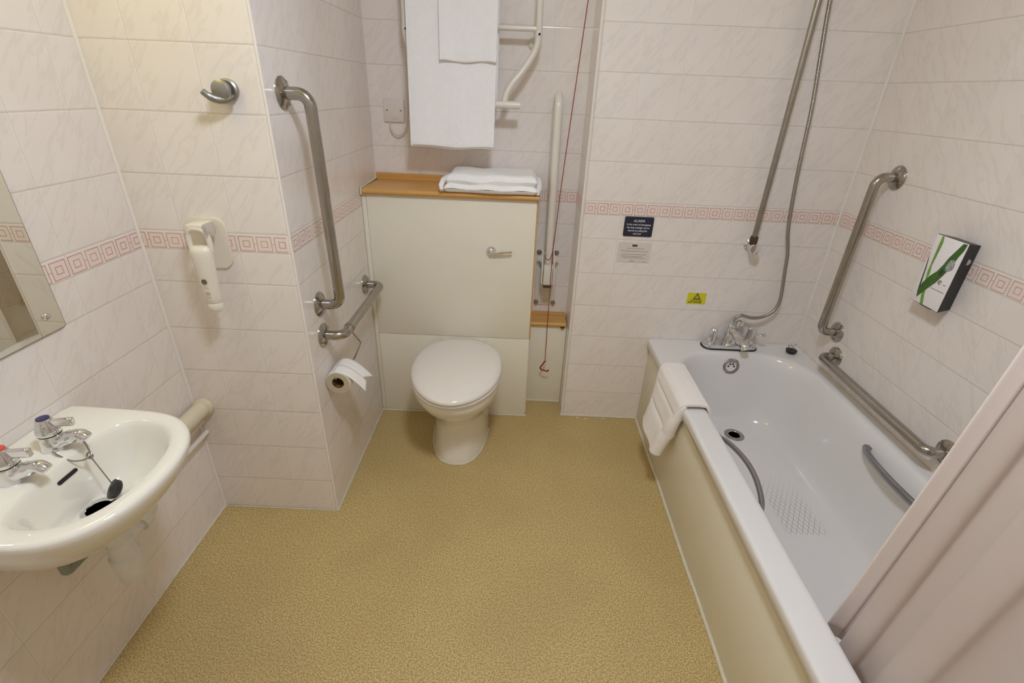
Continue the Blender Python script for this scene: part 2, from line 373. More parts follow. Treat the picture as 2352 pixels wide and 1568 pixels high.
obj('bath_base', M().loft([rings[-1], ring(2.0, -.6, 2.03, .3, .01, .1295)], False, True), M_grip, bath, ang=60)
dr = obj('drain', M().lathe([(.0, .0008), (.022, .0008), (.025, .0035), (.038, .0035), (.042, .0005)], (2.029, .395, .130), 'z', 32, False), M_steel, bath)
obj('drain_hole', M().lathe([(.0, .0012), (.0225, .0012)], (2.029, .395, .1305), 'z', 32, True), M_dark, dr)
ov = obj('overflow', M().lathe([(.036, 0), (.036, .004), (.031, .007), (.024, .006), (.022, .002), (.0, .002)], (2.010, .5475, .386), Vector((0, -1, .14)), 32, False), M_steel, bath)
for a in range(6):
    mh = M(); mh.lathe([(.0043, 0), (.0043, .0008)], Vector((2.010, .5475, .386)) + Vector((0, -1, .14)).normalized()*.0022 + Vector((math.cos(a*PI/3)*.0125, 0, math.sin(a*PI/3)*.0125)), Vector((0, -1, .14)), 10)
    obj('overflow_hole', mh, M_dark, ov)
def grip(x, y0, y1, z, sgn, wd):
    rings_ = []
    for i in range(33):
        t = i/32; b = math.sin(PI*t); e = min(1, min(t, 1-t)/.10)
        cx_ = x + sgn*(.004 + .040*b**.75); cy_ = lerp(y0, y1, t); cz_ = z + .014*b
        hw, hh = (.0045 + .004*e), wd*(.25 + .75*e)
        rings_.append([Vector((cx_+hw*math.cos(a_), cy_, cz_+hh*math.sin(a_))) for a_ in [2*PI*q/14 for q in range(14)]])
    return M().loft(rings_)
for (x, y0, y1, z, s_, wd) in ((1.768, .055, -.305, .388, 1, .009), (2.266, .022, -.34, .392, -1, .014)):
    g = obj('grip_handle', grip(x, y0, y1, z, s_, wd), M_grip2, bath, ang=60)
    obj('end_cap', M().box((x-.012, y0-.030, z-.010), (x+.012, y0-.006, z+.012), .003), M_grip2, g)
    obj('end_cap', M().box((x-.012, y1+.006, z-.010), (x+.012, y1+.030, z+.012), .003), M_grip2, g)
# bath mixer on the end rim
mx = obj('mixer_tap', M().prism(rr2(.234, .072, .030, 8), lambda u, v, h: Vector((2.010+u, .619+v, h)), BZ+.004, BZ+.016).prism(rr2(.226, .064, .028, 8), lambda u, v, h: Vector((2.010+u, .619+v, h)), BZ+.016, BZ+.020)
         .lathe([(.026, 0), (.026, .012), (.022, .03), (.018, .045)], (2.012, .622, BZ+.018)), M_chrome, bath)
obj('gasket', M().prism(rr2(.242, .080, .034, 8), lambda u, v, h: Vector((2.010+u, .619+v, h)), BZ, BZ+.0045), M_rub, mx)
obj('tap_column', M().lathe([(.019, 0), (.018, .03), (.017, .034), (.0165, .062), (.012, .068)], (1.930, .622, BZ+.018), 'z', 20), M_chrome, mx)
obj('tap_column', M().lathe([(.021, 0), (.019, .03), (.0175, .034), (.019, .07), (.012, .077)], (2.092, .622, BZ+.018), Vector((.1, 0, 1)), 20)
    .tube([(2.098, .615, BZ+.072), (2.130, .588, BZ+.078)], .004, 8).lathe([(.002, -.009), (.008, -.005), (.010, 0), (.008, .005), (.002, .009)], (2.134, .585, BZ+.079), Vector((.7, -.7, .1)), 12), M_chrome, mx)
obj('spout', M().tube(spline([(2.008, .63, BZ+.085), (2.012, .61, BZ+.078), (2.022, .575, BZ+.066), (2.034, .535, BZ+.050), (2.038, .522, BZ+.034)], 5), [.019]*4+[.0185]*4+[.018]*5+[.0175]*5+[.0165]*3, 18), M_chrome, mx)
obj('diverter_body', M().lathe([(.018, -.02), (.024, .0), (.024, .05), (.018, .065)], (2.012, .63, BZ+.045), Vector((-.15, 0, 1)), 24).lathe([(.015, 0), (.016, .02), (.011, .024)], (2.0, .632, BZ+.105), Vector((-.2, .1, 1)), 18), M_chrome, mx)
obj('diverter_knob', M().lathe([(.009, 0), (.010, .02), (.019, .022), (.0205, .034), (.015, .040)], (2.024, .632, BZ+.088), Vector((.55, 0, .85)), 20), M_chrome, mx)
obj('side_panel', M().box((XBP, BY0+.01, 0), (XBP+.012, YBK-.001, .402), .001), M_bpanel, bath, label='long cream side panel closing the front of the bathtub')
# plug of the bath, resting on the end rim
pl = thing('bath_plug', 'black rubber bath plug with looped chain on bathtub rim corner', 'plug', (2.272, .585, BZ))
obj('stopper', M().lathe([(.017, 0), (.020, .004), (.022, .011), (.023, .015), (.010, .017), (.004, .02)], (2.272, .585, BZ), 'z', 24), M_rub, pl)
pts = []
for i in range(60):
    t = i/59; a = t*3.4*PI
    pts.append((2.276 + .018*t + .014*math.cos(a)*(1-.3*t), .600 + .018*math.sin(a), BZ + .019*(1-t) + .0022 + .0015*math.sin(7*a)))
obj('chain', M().tube(pts, .0016, 6), M_steel, pl)

# bath mat hung over the rim
def mat_pt(s, t, off=0):
    # s across (along y) 0 far .. 1 near ; t along the drape 0 inside .. 1 bottom
    prof = [(1.755, .400), (1.754, .436), (1.742, .4555), (1.72, .459), (1.70, .459), (1.678, .458), (1.661, .448), (1.652, .42), (1.644, .38), (1.632, .335), (1.620, .29), (1.610, .25)]
    f = t*(len(prof)-1); i = min(int(f), len(prof)-2); q = f-i
    x = lerp(prof[i][0], prof[i+1][0], q); z = lerp(prof[i][1], prof[i+1][1], q)
    sh = sm(.45, 1, t)
    y = lerp(lerp(.405, .325, sh), lerp(.112, .150, sh), s)
    z -= .045*s*sh**1.2*.9; x -= .008*math.sin(s*PI*1.0)*sh; x -= .005*sh*math.sin(s*7); x += .006*(math.exp(-((t-.66)/.018)**2)+math.exp(-((t-.80)/.018)**2))*sm(.02, .2, s)
    return Vector((x, y, z))
mm = M().grid(lambda u, v: mat_pt(u, v), 26, 120)
o = obj('bath_mat', mm, M_mat); tag(o, 'thick white folded bath mat hung over the bathtub rim', 'bath mat')
md = o.modifiers.new('thick', 'SOLIDIFY'); md.thickness = .011; md.offset = 1
bv = o.modifiers.new('round', 'BEVEL'); bv.width = .004; bv.segments = 2
# a second ply of the mat folded under it
def mat2(u, v):
    p = mat_pt(.06 + .90*u, .50 + .47*v); return p + Vector((.013*sm(0, .3, v), .004, .006))
o2 = obj('under_fold', M().grid(mat2, 20, 24), M_mat, o); md = o2.modifiers.new('thick', 'SOLIDIFY'); md.thickness = .008; md.offset = 0
rl = obj('rolled_edge', M().tube([mat_pt(.985, .50 + .48*i/16) + Vector((.004, .002, 0)) for i in range(17)], [.012+.013*sm(0, .6, i/16) for i in range(17)], 14), M_mat, o)

# shower curtain and its rail
def curt(u, v):
    z = lerp(.335, 2.06, v)
    y0 = -.602 - .135*v; w = .76 - .03*v
    ph = u*2*PI*7.2 + .95*math.sin(u*9) + .5*v*math.sin(u*5)
    amp = (.016 + .009*math.sin(u*17+1))*(1-.35*v)*sm(0, .03, u)
    y = y0 - w*u + .012*math.sin(2*ph)*.6
    x = 1.805 + amp*math.sin(ph) + .008*math.sin(u*23+v*3) - .010*v
    return Vector((x, y, z))
o = obj('shower_curtain', M().grid(curt, 260, 40), M_curt, ang=180); tag(o, 'white fabric shower curtain in soft folds hanging inside the bathtub', 'curtain')
md = o.modifiers.new('thick', 'SOLIDIFY'); md.thickness = .0012
def hem_pt(u, v):
    p = curt(.024*u, v); return p + Vector((-.0022 - .003*math.sin(PI*u), .002*(1-u), .001))
hem = obj('hem', M().grid(hem_pt, 10, 40), M_hem, o, ang=180); hem.modifiers.new('thick', 'SOLIDIFY').thickness = .0015
cr = obj('curtain_rail', M().tube([(1.80, YF+.001, 2.07), (1.80, YBK-.001, 2.07)], .0125, 14), M_wht); tag(cr, 'white curtain rail above the bathtub edge carrying the shower curtain', 'curtain rail')

# ------------------------------------------------------------------ stainless grab rails
def grab(label, p0, p1, nrm, off, bend=.045, rad=.016):
    nrm = Vector(nrm); p0 = Vector(p0); p1 = Vector(p1)
    t = thing('grab_rail', label, 'grab rail', p0, 'stainless steel grab rails')
    path = fillet([p0 + nrm*.004, p0 + nrm*off, p1 + nrm*off, p1 + nrm*.004], bend, 10)
    obj('rail_tube', M().tube(path, rad, 24), M_steel, t)
    ax = (p1-p0).normalized()
    for p in (p0, p1):
        f = obj('flange', M().lathe([(.040, 0), (.040, .003), (.036, .007), (.026, .011), (.021, .013), (.0175, .014)], p, nrm, 36), M_steel, t)
        for a in range(3):
            w = nrm.cross(ax); q = p + (ax*math.cos(a*2*PI/3+.5) + w*math.sin(a*2*PI/3+.5))*.030 + nrm*.0085
            obj('screw', M().lathe([(.0042, 0), (.0038, .002), (.002, .0028)], q, nrm, 10), M_dsteel, f)
    return t
grab('upright steel grab rail on the tiled wall left of the toilet', (XR, .097, 1.393), (XR, .119, .788), (1, 0, 0), .070)
g2 = grab('level steel grab rail holding the toilet roll beside the toilet', (XR, .111, .680), (XR, .585, .680), (1, 0, 0), .068)
grab('upright steel grab rail on tiled wall near the soap dispenser', (XBW, .442, 1.206), (XBW, .446, .618), (-1, 0, 0), .068)
grab('long level steel grab rail just above the bathtub wall side', (XBW, .405, .529), (XBW, -.172, .527), (-1, 0, 0), .060)
# wire roll holder fixed to the level rail
rx, ry, rz = .466, .07, .520
obj('sleeve', M().lathe([(.0172, -.012), (.0178, -.010), (.0178, .010), (.0172, .012)], (XR+.068, .178, .680), 'y', 24), M_steel, g2)
obj('roll_wire', M().tube(fillet([(XR+.070, .178, .666), (.512, .208, .606), (.480, .205, rz+.0166), (rx, .19, rz+.0166), (rx, .066, rz+.0166), (rx-.004, .056, rz+.028)], .012, 5), .0026, 8), M_steel, g2)
tr_ = thing('toilet_roll', 'part used white toilet roll hanging below the level grab rail', 'toilet roll', (rx, ry, rz))
R1, R0 = .041, .0205
obj('paper_roll', M().lathe([(R0, 0), (R1-.001, 0), (R1, .001), (R1, .099), (R1-.001, .10), (R0, .10), (R0, 0)], (rx, ry, rz), 'y', 48, False), [M_tp], tr_, ang=50)
obj('roll_face', M().lathe([(R0+.0005, -.0004), (R1-.0012, -.0004)], (rx, ry, rz), 'y', 48, False), M_tpe, tr_)
obj('core_tube', M().lathe([(R0-.0012, .0), (R0-.0002, .0), (R0-.0002, .1), (R0-.0012, .1), (R0-.0012, .0)], (rx, ry, rz), 'y', 32, False), M_core, tr_)
def tail(u, v, y0, y1, L):
    s_ = v*L; a0 = .95
    if s_ < .035:
        a = PI*.62 - s_/.0425; x = rx + .0425*math.cos(a); z = rz + .0425*math.sin(a)
    else:
        a = PI*.62 - .035/.0425; dx, dz = math.sin(a), -math.cos(a); q = s_-.035
        x = rx + .0425*math.cos(a) + dx*q; z = rz + .0425*math.sin(a) + dz*q - 5.0*q*q
        z = z - .0
    return Vector((x, lerp(y0, y1, u), z))
tl = obj('loose_sheet', M().grid(lambda u, v: tail(u, v, ry+.001, ry+.050, .105 + .012*(1-u)), 6, 20), M_tp, tr_)
tl.modifiers.new('thick', 'SOLIDIFY').thickness = .0006
tl = obj('loose_sheet', M().grid(lambda u, v: tail(u, v, ry+.050, ry+.099, .093 + .022*u), 6, 20), M_tp, tr_)
tl.modifiers.new('thick', 'SOLIDIFY').thickness = .0006

# ------------------------------------------------------------------ cistern unit, shelves
cu = thing('cistern_unit', 'boxed cream cistern cupboard with two front panels behind the toilet', 'cupboard', ((XR+XB2)/2, YREC-.1, 0))
obj('upper_panel', M().box((XR+.020, YBX, .4215), (XB2-.004, YBX+.016, 1.036), .001), M_panel, cu)
obj('lower_panel', M().box((XR+.020, YBX, .001), (XB2-.004, YBX+.016, .4195), .001), M_panel, cu)
obj('filler_strip', M().box((XR+.001, YBX+.002, .001), (XR+.0185, YBX+.016, 1.036), .001), M_panel, cu)
obj('side_panel', M().box((XB2-.0155, YBX+.0165, .001), (XB2, YREC-.002, 1.036), .001), M_panel, cu)
obj('wood_edging', M().box((XB2-.0035, YBX-.0005, .4215), (XB2+.0008, YBX+.018, 1.036), .0008), M_wood, cu, label='oak edging strip down the right side')
lv = obj('flush_lever', M().lathe([(.019, 0), (.020, .004), (.017, .014), (.010, .020), (.002, .022)], (.945, YBX, .828), Vector((0, -1, 0)), 28), M_chrome, cu)
obj('lever_arm', M().tube(spline([(.940, YBX-.016, .822), (.965, YBX-.021, .826), (1.0, YBX-.024, .830), (1.032, YBX-.022, .832)], 5), [.0085]*5+[.0065]*5+[.0052]*5+[.0045], 10), M_chrome, lv)
cs = thing('cistern_shelf', 'oak-look shelf with rounded front capping the cistern cupboard', 'shelf', ((XR+XB2)/2, YREC-.1, 1.036))
sec = [(YREC-.002, 1.037), (YREC-.002, 1.059)] + [(YBX-.008-.0125*math.sin(a), 1.0485+.0115*math.cos(a)) for a in [PI*i/10 for i in range(11)]]
obj('board', M().loft([[Vector((x, y, z)) for y, z in sec] for x in (XR+.012, XB2+.001)]), M_wood, cs, ang=50)
sec = [(YREC-.002, 1.0595), (YREC-.002, 1.082), (YREC-.006, 1.0855), (YREC-.016, 1.0855), (YREC-.020, 1.082), (YREC-.020, 1.0595)]
obj('upstand', M().loft([[Vector((x, y, z)) for y, z in sec] for x in (XR+.006, XB2-.03)]), M_wood, cs)
struct('trim_9', bead([(XR+.003, YREC-.004, 1.086), (XR+.004, YREC-.03, 1.062), (XR+.006, YBX-.012, 1.06), (XR+.006, YBX-.012, 1.036)], .0045), M_cond, smooth=True)
pb = thing('pipe_boxing', 'narrow low cream boxed panel between the cupboard and the wall corner', 'boxing', ((XB2+XN)/2, YSM, 0))
obj('boxing_panel', M().box((XB2+.001, YSM, .001), (XN-.001, YSM+.012, .428), .001), M_panel, pb)
obj('boxing_ledge_board', M().box((XB2+.001, YSM+.0125, .40), (XN-.001, YREC-.002, .428), .001), M_panel, pb)
ss = thing('small_shelf', 'small oak-look ledge under the white fold-up rail', 'shelf', ((XB2+XN)/2, YSM, .43))
sec = [(YREC-.002, .429), (YREC-.002, .452)] + [(YSM-.004-.0115*math.sin(a), .4405+.0115*math.cos(a)) for a in [PI*i/10 for i in range(11)]]
obj('ledge_board', M().loft([[Vector((x, y, z)) for y, z in sec] for x in (XB2+.002, XN-.006)]), M_wood, ss, ang=50)
sec = [(YREC-.002, .4525), (YREC-.002, .462), (YREC-.018, .462), (YREC-.020, .4525)]
obj('ledge_upstand', M().loft([[Vector((x, y, z)) for y, z in sec] for x in (XB2+.002, XN-.006)]), M_wood, ss)
obj('support_stud', M().lathe([(.011, 0), (.009, -.006), (.001, -.008)], (XN-.022, YSM-.006, .429), 'z', 14), M_dsteel, ss)

# ------------------------------------------------------------------ toilet
wc = thing('toilet', 'white ceramic toilet with closed lid against the boxed cistern cupboard', 'toilet', (.828, .4, 0))
def egg(cx, yb, yf, w, z, nf=2.2, nb=2.6, n=56, wid=.50):
    yc = lerp(yb, yf, wid); out = []
    for k_ in range(n):
        a = 2*PI*k_/n; c, s_ = math.cos(a), math.sin(a); e = nf if s_ < 0 else nb
        px = cx + w*math.copysign(abs(c)**(2/e), c)
        L = (yc-yf) if s_ < 0 else (yb-yc)
        out.append(Vector((px, yc + L*math.copysign(abs(s_)**(2/e), s_), z)))
    return out
TX = .828
bowl = [egg(TX, .648, .277, .124, .0, 2.5, 6, wid=.16), egg(TX, .648, .276, .124, .006, 2.5, 6, wid=.16), egg(TX, .648, .282, .120, .03, 2.5, 6, wid=.16), egg(TX, .648, .290, .116, .10, 2.4, 5, wid=.18), egg(TX, .648, .288, .117, .165, 2.3, 5, wid=.2),
        egg(TX, .648, .268, .127, .215, 2.2, 4, wid=.28), egg(TX, .648, .230, .146, .255, 2.1, 3.5, wid=.36), egg(TX, .648, .184, .165, .30, 2.1, 3.0, wid=.44), egg(TX, .648, .152, .175, .345, 2.05, 2.8), egg(TX, .648, .143, .178, .378, 2.0, 2.6), egg(TX, .646, .148, .175, .384, 2.0, 2.6)]
obj('bowl', M().loft(bowl), M_porc, wc, ang=70)
obj('seat_ring', M().loft([egg(TX, .64, .136, .178, .3855, 1.98, 2.4), egg(TX, .64, .133, .181, .388, 1.98, 2.4), egg(TX, .64, .133, .181, .397, 1.98, 2.4), egg(TX, .64, .136, .178, .399, 1.98, 2.4)]), M_seat, wc, ang=60)
lid = []
for (f, z) in ((.985, .4005), (1.0, .403), (1.003, .409), (.99, .4165), (.96, .4215), (.88, .4265), (.7, .4305), (.4, .4328), (.1, .4335)):
    cy = .39; r_ = egg(TX, .642, .128, .183, z, 1.95, 2.35, wid=.47)
    lid.append([Vector((TX+(p.x-TX)*f, cy+(p.y-cy)*f, z)) for p in r_])
obj('lid', M().loft(lid), M_seat, wc, ang=70)
for s_ in (-1, 1):
    obj('hinge', M().box((TX+s_*.075-.018, .612, .3845), (TX+s_*.075+.018, .6475, .412), .005), M_seat, wc)
struct('trim_10', bead([p + Vector((0, 0, .002)) for p in [egg(TX, .648, .275, .126, .0, 2.5, 6, wid=.16)[i] for i in range(28, 56)]], .0035), M_cond, smooth=True)

# ------------------------------------------------------------------ folded towel on the cistern shelf
fo = thing('folded_towel', 'thick white towel folded flat on the oak cistern shelf', 'towel', (.94, .74, 1.0595))
def fold_layer(z0, z1, x0, x1, y0, y1, ph):
    m = M(); nx, ny = 60, 44; top = []; bot = []
    cr = .5*(z1-z0); ed = .030
    def P(u, v, sgn):
        x = lerp(x0, x1, u); y = lerp(y0, y1, v)
        e = min(1, min(u, 1-u)*(x1-x0)/ed, min(v, 1-v)*(y1-y0)/ed); h = cr*math.sqrt(max(0, 1-(1-e)**2))
        wob = .0035*math.sin(u*7+ph)*math.sin(v*5+ph) + .002*math.sin(u*17+ph*2)
        x += -.018*(1-v)*(1-u)**2*0 ; y += .004*math.sin(u*9+ph)
        return Vector((x, y, .5*(z0+z1) + sgn*h + (wob if z0 > 1.061 else wob*max(0, sgn))))
    m.grid(lambda u, v: P(u, v, 1), nx, ny); m.grid(lambda u, v: P(u, v, -1), nx, ny)
    return m
obj('bottom_fold', fold_layer(1.060, 1.094, .758, 1.122, .610, .868, 0), M_fold, fo, ang=180)
obj('top_fold', fold_layer(1.084, 1.128, .764, 1.119, .624, .872, 2.3), M_fold, fo, ang=180)
obj('side_lip', M().tube(spline([(.752, .612, 1.070), (.748, .625, 1.084), (.752, .66, 1.098), (.762, .74, 1.10), (.77, .84, 1.098)], 6), [.008]*6+[.010]*6+[.012]*6+[.011]*6+[.009], 12), M_fold, fo)
obj('side_lip', M().tube(spline([(1.122, .625, 1.070), (1.127, .66, 1.078), (1.129, .72, 1.092), (1.127, .80, 1.094), (1.122, .85, 1.09)], 6), [.008]*6+[.011]*6+[.012]*6+[.011]*6+[.009], 12), M_fold, fo)
# ------------------------------------------------------------------ towel radiator and hanging towels
tw = thing('towel_rail', 'white ladder towel rail with curved feet on recess wall', 'towel rail', (.851, YREC, 1.37))
for s_ in (-1, 1):
    X = .851 + s_*.246
    pth = spline([(X, YREC-.085, 2.20), (X, YREC-.085, 1.9), (X, YREC-.085, 1.66), (X+s_*.001, YREC-.086, 1.605), (X-s_*.010, YREC-.089, 1.555), (X-s_*.048, YREC-.098, 1.495), (X-s_*.090, YREC-.109, 1.445), (X-s_*.113, YREC-.117, 1.405), (X-s_*.118, YREC-.120, 1.372)], 8)
    up = obj('upright', M().tube(pth, .0125, 16), M_wht, tw)
    obj('joint_ring', M().lathe([(.0133, 0), (.0138, .002), (.0138, .020), (.0133, .022)], (X, YREC-.085, 1.594), 'z', 20), M_wht, up)
    obj('screw_hole', M().lathe([(.004, 0), (.004, .003)], (X+.003, YREC-.0985, 1.608), Vector((0, -1, 0)), 12), M_dark, up)
    br = obj('wall_bracket', M().tube([(X-s_*.012, YREC-.001, 1.585), (X-s_*.004, YREC-.08, 1.592)], .008, 12).lathe([(.024, 0), (.024, .006), (.018, .012), (.010, .014)], (X-s_*.012, YREC, 1.585), Vector((0, -1, 0)), 24), M_wht, tw)
for z in (1.625, 1.80, 1.98, 2.16):
    obj('rung', M().tube([(.851-.246, YREC-.085, z), (.851+.246, YREC-.085, z)], .0095, 14), M_wht, tw)
obj('bottom_bar', M().tube([(.662, YREC-.122, 1.371), (1.040, YREC-.122, 1.371)], .0135, 18), M_wht, tw)
def hang(name, label, x0, x1, ztop, zf, zb_, yc, r, th, skew=0.0, taper=0.0, ph=0.0):
    L1 = ztop-zb_; L2 = ztop-zf; arc = PI*r
    def P(u, v):
        s_ = v*(L1+L2+arc)
        xc = lerp(x0, x1, u)
        if s_ < L1: y = yc+r; z = zb_+s_; d_ = 0
        elif s_ < L1+arc:
            a = (s_-L1)/r; y = yc + r*math.cos(a); z = ztop + r*math.sin(a); d_ = 0
        else: d_ = (s_-L1-arc)/L2; y = yc-r; z = ztop-(s_-L1-arc)
        xx = xc + skew*d_ + taper*d_*(.5-u)
        y += -.098*L2*d_ - .004*d_*math.sin(u*6+ph) - .003*math.sin(u*13+ph)*d_
        if d_ > 0: z += .003*math.sin(u*8+ph)*d_
        return Vector((xx, y, z))
    o_ = obj(name, M().grid(P, 24, 70), M_towel, ang=180)
    tag(o_, label, 'towel'); m1 = o_.modifiers.new('thick', 'SOLIDIFY'); m1.thickness = th; m1.offset = 0
    m2 = o_.modifiers.new('round', 'BEVEL'); m2.width = th*.35; m2.segments = 2
    return o_, P
bt, PB = hang('bath_towel', 'large white bath towel hanging folded on the white towel rail', .616, .950, 1.80, 1.216, 1.36, YREC-.085, .022, .009, 0.0, .012, .4)
inn, _ = hang('inner_fold', '', .611, .942, 1.80, 1.209, 1.40, YREC-.085, .0126, .006, 0.0, .010, .4)
del inn['category']; inn['label'] = 'inner layer of the folded towel'; inn.parent = bt
obj('hem_edge', M().tube([PB(.004, .50+.5*i/20) + Vector((0, -.004, 0)) for i in range(21)], .0035, 8), M_towel, bt)
ht, PH = hang('hand_towel', 'smaller white hand towel laid over the large bath towel', .738, .951, 1.80, 1.508, 1.56, YREC-.085, .036, .010, 0.0, .006, 1.4)
obj('hem_edge', M().tube([PH(.006, .48+.52*i/20) + Vector((0, -.004, 0)) for i in range(21)], .0035, 8), M_towel, ht)

# fused spur outlet with flex
sp = thing('fused_spur', 'grey-white electrical spur plate with flex beside the towel rail', 'outlet', (.5225, YREC, 1.329))
fp = obj('faceplate', M().box((.4805, YREC-.011, 1.287), (.5645, YREC+.0002, 1.372), .003), plain('spur_plastic', srgb(220, 212, 203), .35, namp=.02), sp)
for x in (.495, .551): obj('screw', M().lathe([(.0035, 0), (.0035, .002)], (x, YREC-.0105, 1.331), Vector((0, -1, 0)), 10), M_dsteel, fp)
obj('fuse_carrier', M().box((.512, YREC-.0125, 1.298), (.535, YREC-.010, 1.312), .001).lathe([(.0025, 0), (.0025, .0015)], (.524, YREC-.0125, 1.305), Vector((0, -1, 0)), 8, mi=0), M_paper, fp)
obj('flex_cable', M().tube(spline([(.503, YREC-.005, 1.287), (.506, YREC-.012, 1.262), (.520, YREC-.018, 1.243), (.540, YREC-.02, 1.238), (.565, YREC-.022, 1.252), (.578, YREC-.026, 1.285), (.585, YREC-.03, 1.33), (.592, YREC-.04, 1.40), (.60, YREC-.06, 1.50), (.606, YREC-.08, 1.56)], 6), .0032, 8), M_cpipe, sp)

# ------------------------------------------------------------------ fold-up support rail
fr_ = thing('fold_up_rail', 'cream fold-up support rail stowed upright above the small ledge', 'support rail', (1.195, YREC, .50))
obj('backplate', M().box((1.146, YREC-.006, .498), (1.245, YREC-.0005, .775), .002), M_wht, fr_)
mb = None
for x in (1.155, 1.236):
    for z in (.763, .513):
        obj('bolt', M().lathe([(.011, 0), (.011, .004), (.008, .005), (.0078, .011), (.002, .012)], (x, YREC-.006, z), Vector((0, -1, 0)), 14), M_dsteel, fr_)
hb = M()
for s_ in (-1, 1):
    x = 1.196 + s_*.026
    poly = [(YREC-.006, .775), (YREC-.030, .770), (YREC-.105, .715), (YREC-.105, .640), (YREC-.006, .575)]
    hb.prism(poly, lambda u, v, h: Vector((h, u, v)), x-.003, x+.003)
hb.box((1.170, YREC-.02, .575), (1.222, YREC-.006, .765))
obj('hinge_bracket', hb, M_wht, fr_)
obj('wing_plate', M().prism([(1.146, .752), (1.172, .712), (1.172, .76)], lambda u, v, h: Vector((u, h, v)), YREC-.050, YREC-.044), M_wht, fr_)
obj('wing_plate', M().prism([(1.222, .76), (1.222, .712), (1.248, .752)], lambda u, v, h: Vector((u, h, v)), YREC-.050, YREC-.044), M_wht, fr_)
obj('socket_end', M().box((1.176, YREC-.118, .640), (1.216, YREC-.078, .735), .004), M_wht, fr_)
obj('end_cap', M().box((1.178, YREC-.120, .628), (1.214, YREC-.080, .642), .002), plain('brown_cap', srgb(74, 58, 42), .5), fr_)
obj('loop_tube', M().tube(fillet([(1.197, YREC-.100, .66), (1.1885, YREC-.112, 1.408), (1.1885, YREC-.022, 1.408), (1.195, YREC-.022, .78)], .044, 10), .0165, 20), M_wht, fr_)
# emergency cord
ec = thing('emergency_cord', 'red emergency pull cord with triangular handle hanging before the fold-up rail', 'pull cord', (1.212, .735, .25))
cyl = YREC-.135
obj('cord', M().tube(spline([(1.300, .70, ZC), (1.262, .722, 1.74), (1.226, cyl, 1.15), (1.209, cyl-.004, .84), (1.205, cyl-.006, .795), (1.194, cyl-.010, .770), (1.180, cyl-.004, .772), (1.176, cyl+.006, .785)], 8), .0016, 6)
    .tube(spline([(1.209, cyl-.004, .86), (1.2075, cyl-.006, .78), (1.208, cyl-.008, .60), (1.2095, cyl-.01, .42), (1.211, cyl-.012, .262)], 6), .0016, 6), M_rcord, ec)
obj('ceiling_rose', M().lathe([(.035, 0), (.035, -.012), (.02, -.03), (.004, -.034)], (1.300, .70, ZC-.001), 'z', 20), M_wpl, ec)
obj('pull_handle', M().tube(fillet([(1.214, cyl-.012, .262), (1.209, cyl-.012, .258), (1.190, cyl-.014, .226), (1.192, cyl-.014, .216), (1.226, cyl-.014, .205), (1.231, cyl-.014, .214)], .005, 4), .0038, 10), M_red, ec)

# ------------------------------------------------------------------ riser rail and hose
rr_ = thing('shower_riser_rail', 'slim upright chrome riser rail on tiled wall above the bathtub mixer', 'shower rail', (2.0, YBK, .9))
obj('riser_tube', M().tube([(1.998, YBK-.045, .905), (1.998, YBK-.045, 2.12)], .0105, 18), M_dsteel, rr_)
obj('lower_bracket', M().lathe([(.026, -.0006), (.026, .005), (.018, .010), (.017, .052), (.021, .055), (.0215, .066), (.019, .070), (.010, .071)], (2.010, YBK, .894), Vector((-.10, -1, 0)), 28), M_chrome, rr_)
obj('tube_socket', M().lathe([(.0130, 0), (.0150, .003), (.0150, .030), (.012, .034)], (1.998, YBK-.045, .908), 'z', 20), plain('rusty_socket', srgb(96, 74, 62), .4, .6, namp=.2), rr_)
obj('upper_bracket', M().lathe([(.026, 0), (.026, .006), (.015, .018), (.014, .045)], (1.998, YBK, 2.10), Vector((0, -1, 0)), 28), M_chrome, rr_)
sh = thing('shower_hose', 'ribbed metal shower hose looping from the bathtub mixer', 'shower hose', (2.0, .63, .56))
yh = YBK-.048
hp = spline([(2.012, yh-.03, 1.98), (2.022, yh-.01, 1.85), (2.033, yh, 1.72), (2.054, yh, 1.56), (2.075, yh, 1.403), (2.093, yh, 1.182), (2.117, yh, .99), (2.148, yh+.004, .88), (2.160, yh+.006, .809), (2.176, yh+.006, .70), (2.176, yh+.006, .650), (2.160, yh+.006, .615), (2.122, yh+.004, .592), (2.078, yh, .588), (2.035, yh+.002, .596), (2.012, yh+.004, .585), (2.003, yh+.008, .558)], 8)
obj('hose', M().tube(hp, .0070, 12), M_hose, sh)
obj('hose_nut', M().lathe([(.0105, 0), (.0105, .016), (.0085, .018), (.0085, .030), (.007, .034)], (2.0, YBK-.036, .553), Vector((.12, -.1, 1)), 16), M_chrome, sh)
obj('handset', M().tube(spline([(2.012, yh-.03, 1.98), (2.008, yh-.05, 2.05), (2.0, yh-.075, 2.12)], 5), .012, 14).lathe([(.02, 0), (.042, .012), (.044, .022), (.04, .026)], (1.998, yh-.075, 2.13), Vector((0, -.9, -.5)), 24), M_chrome, sh)

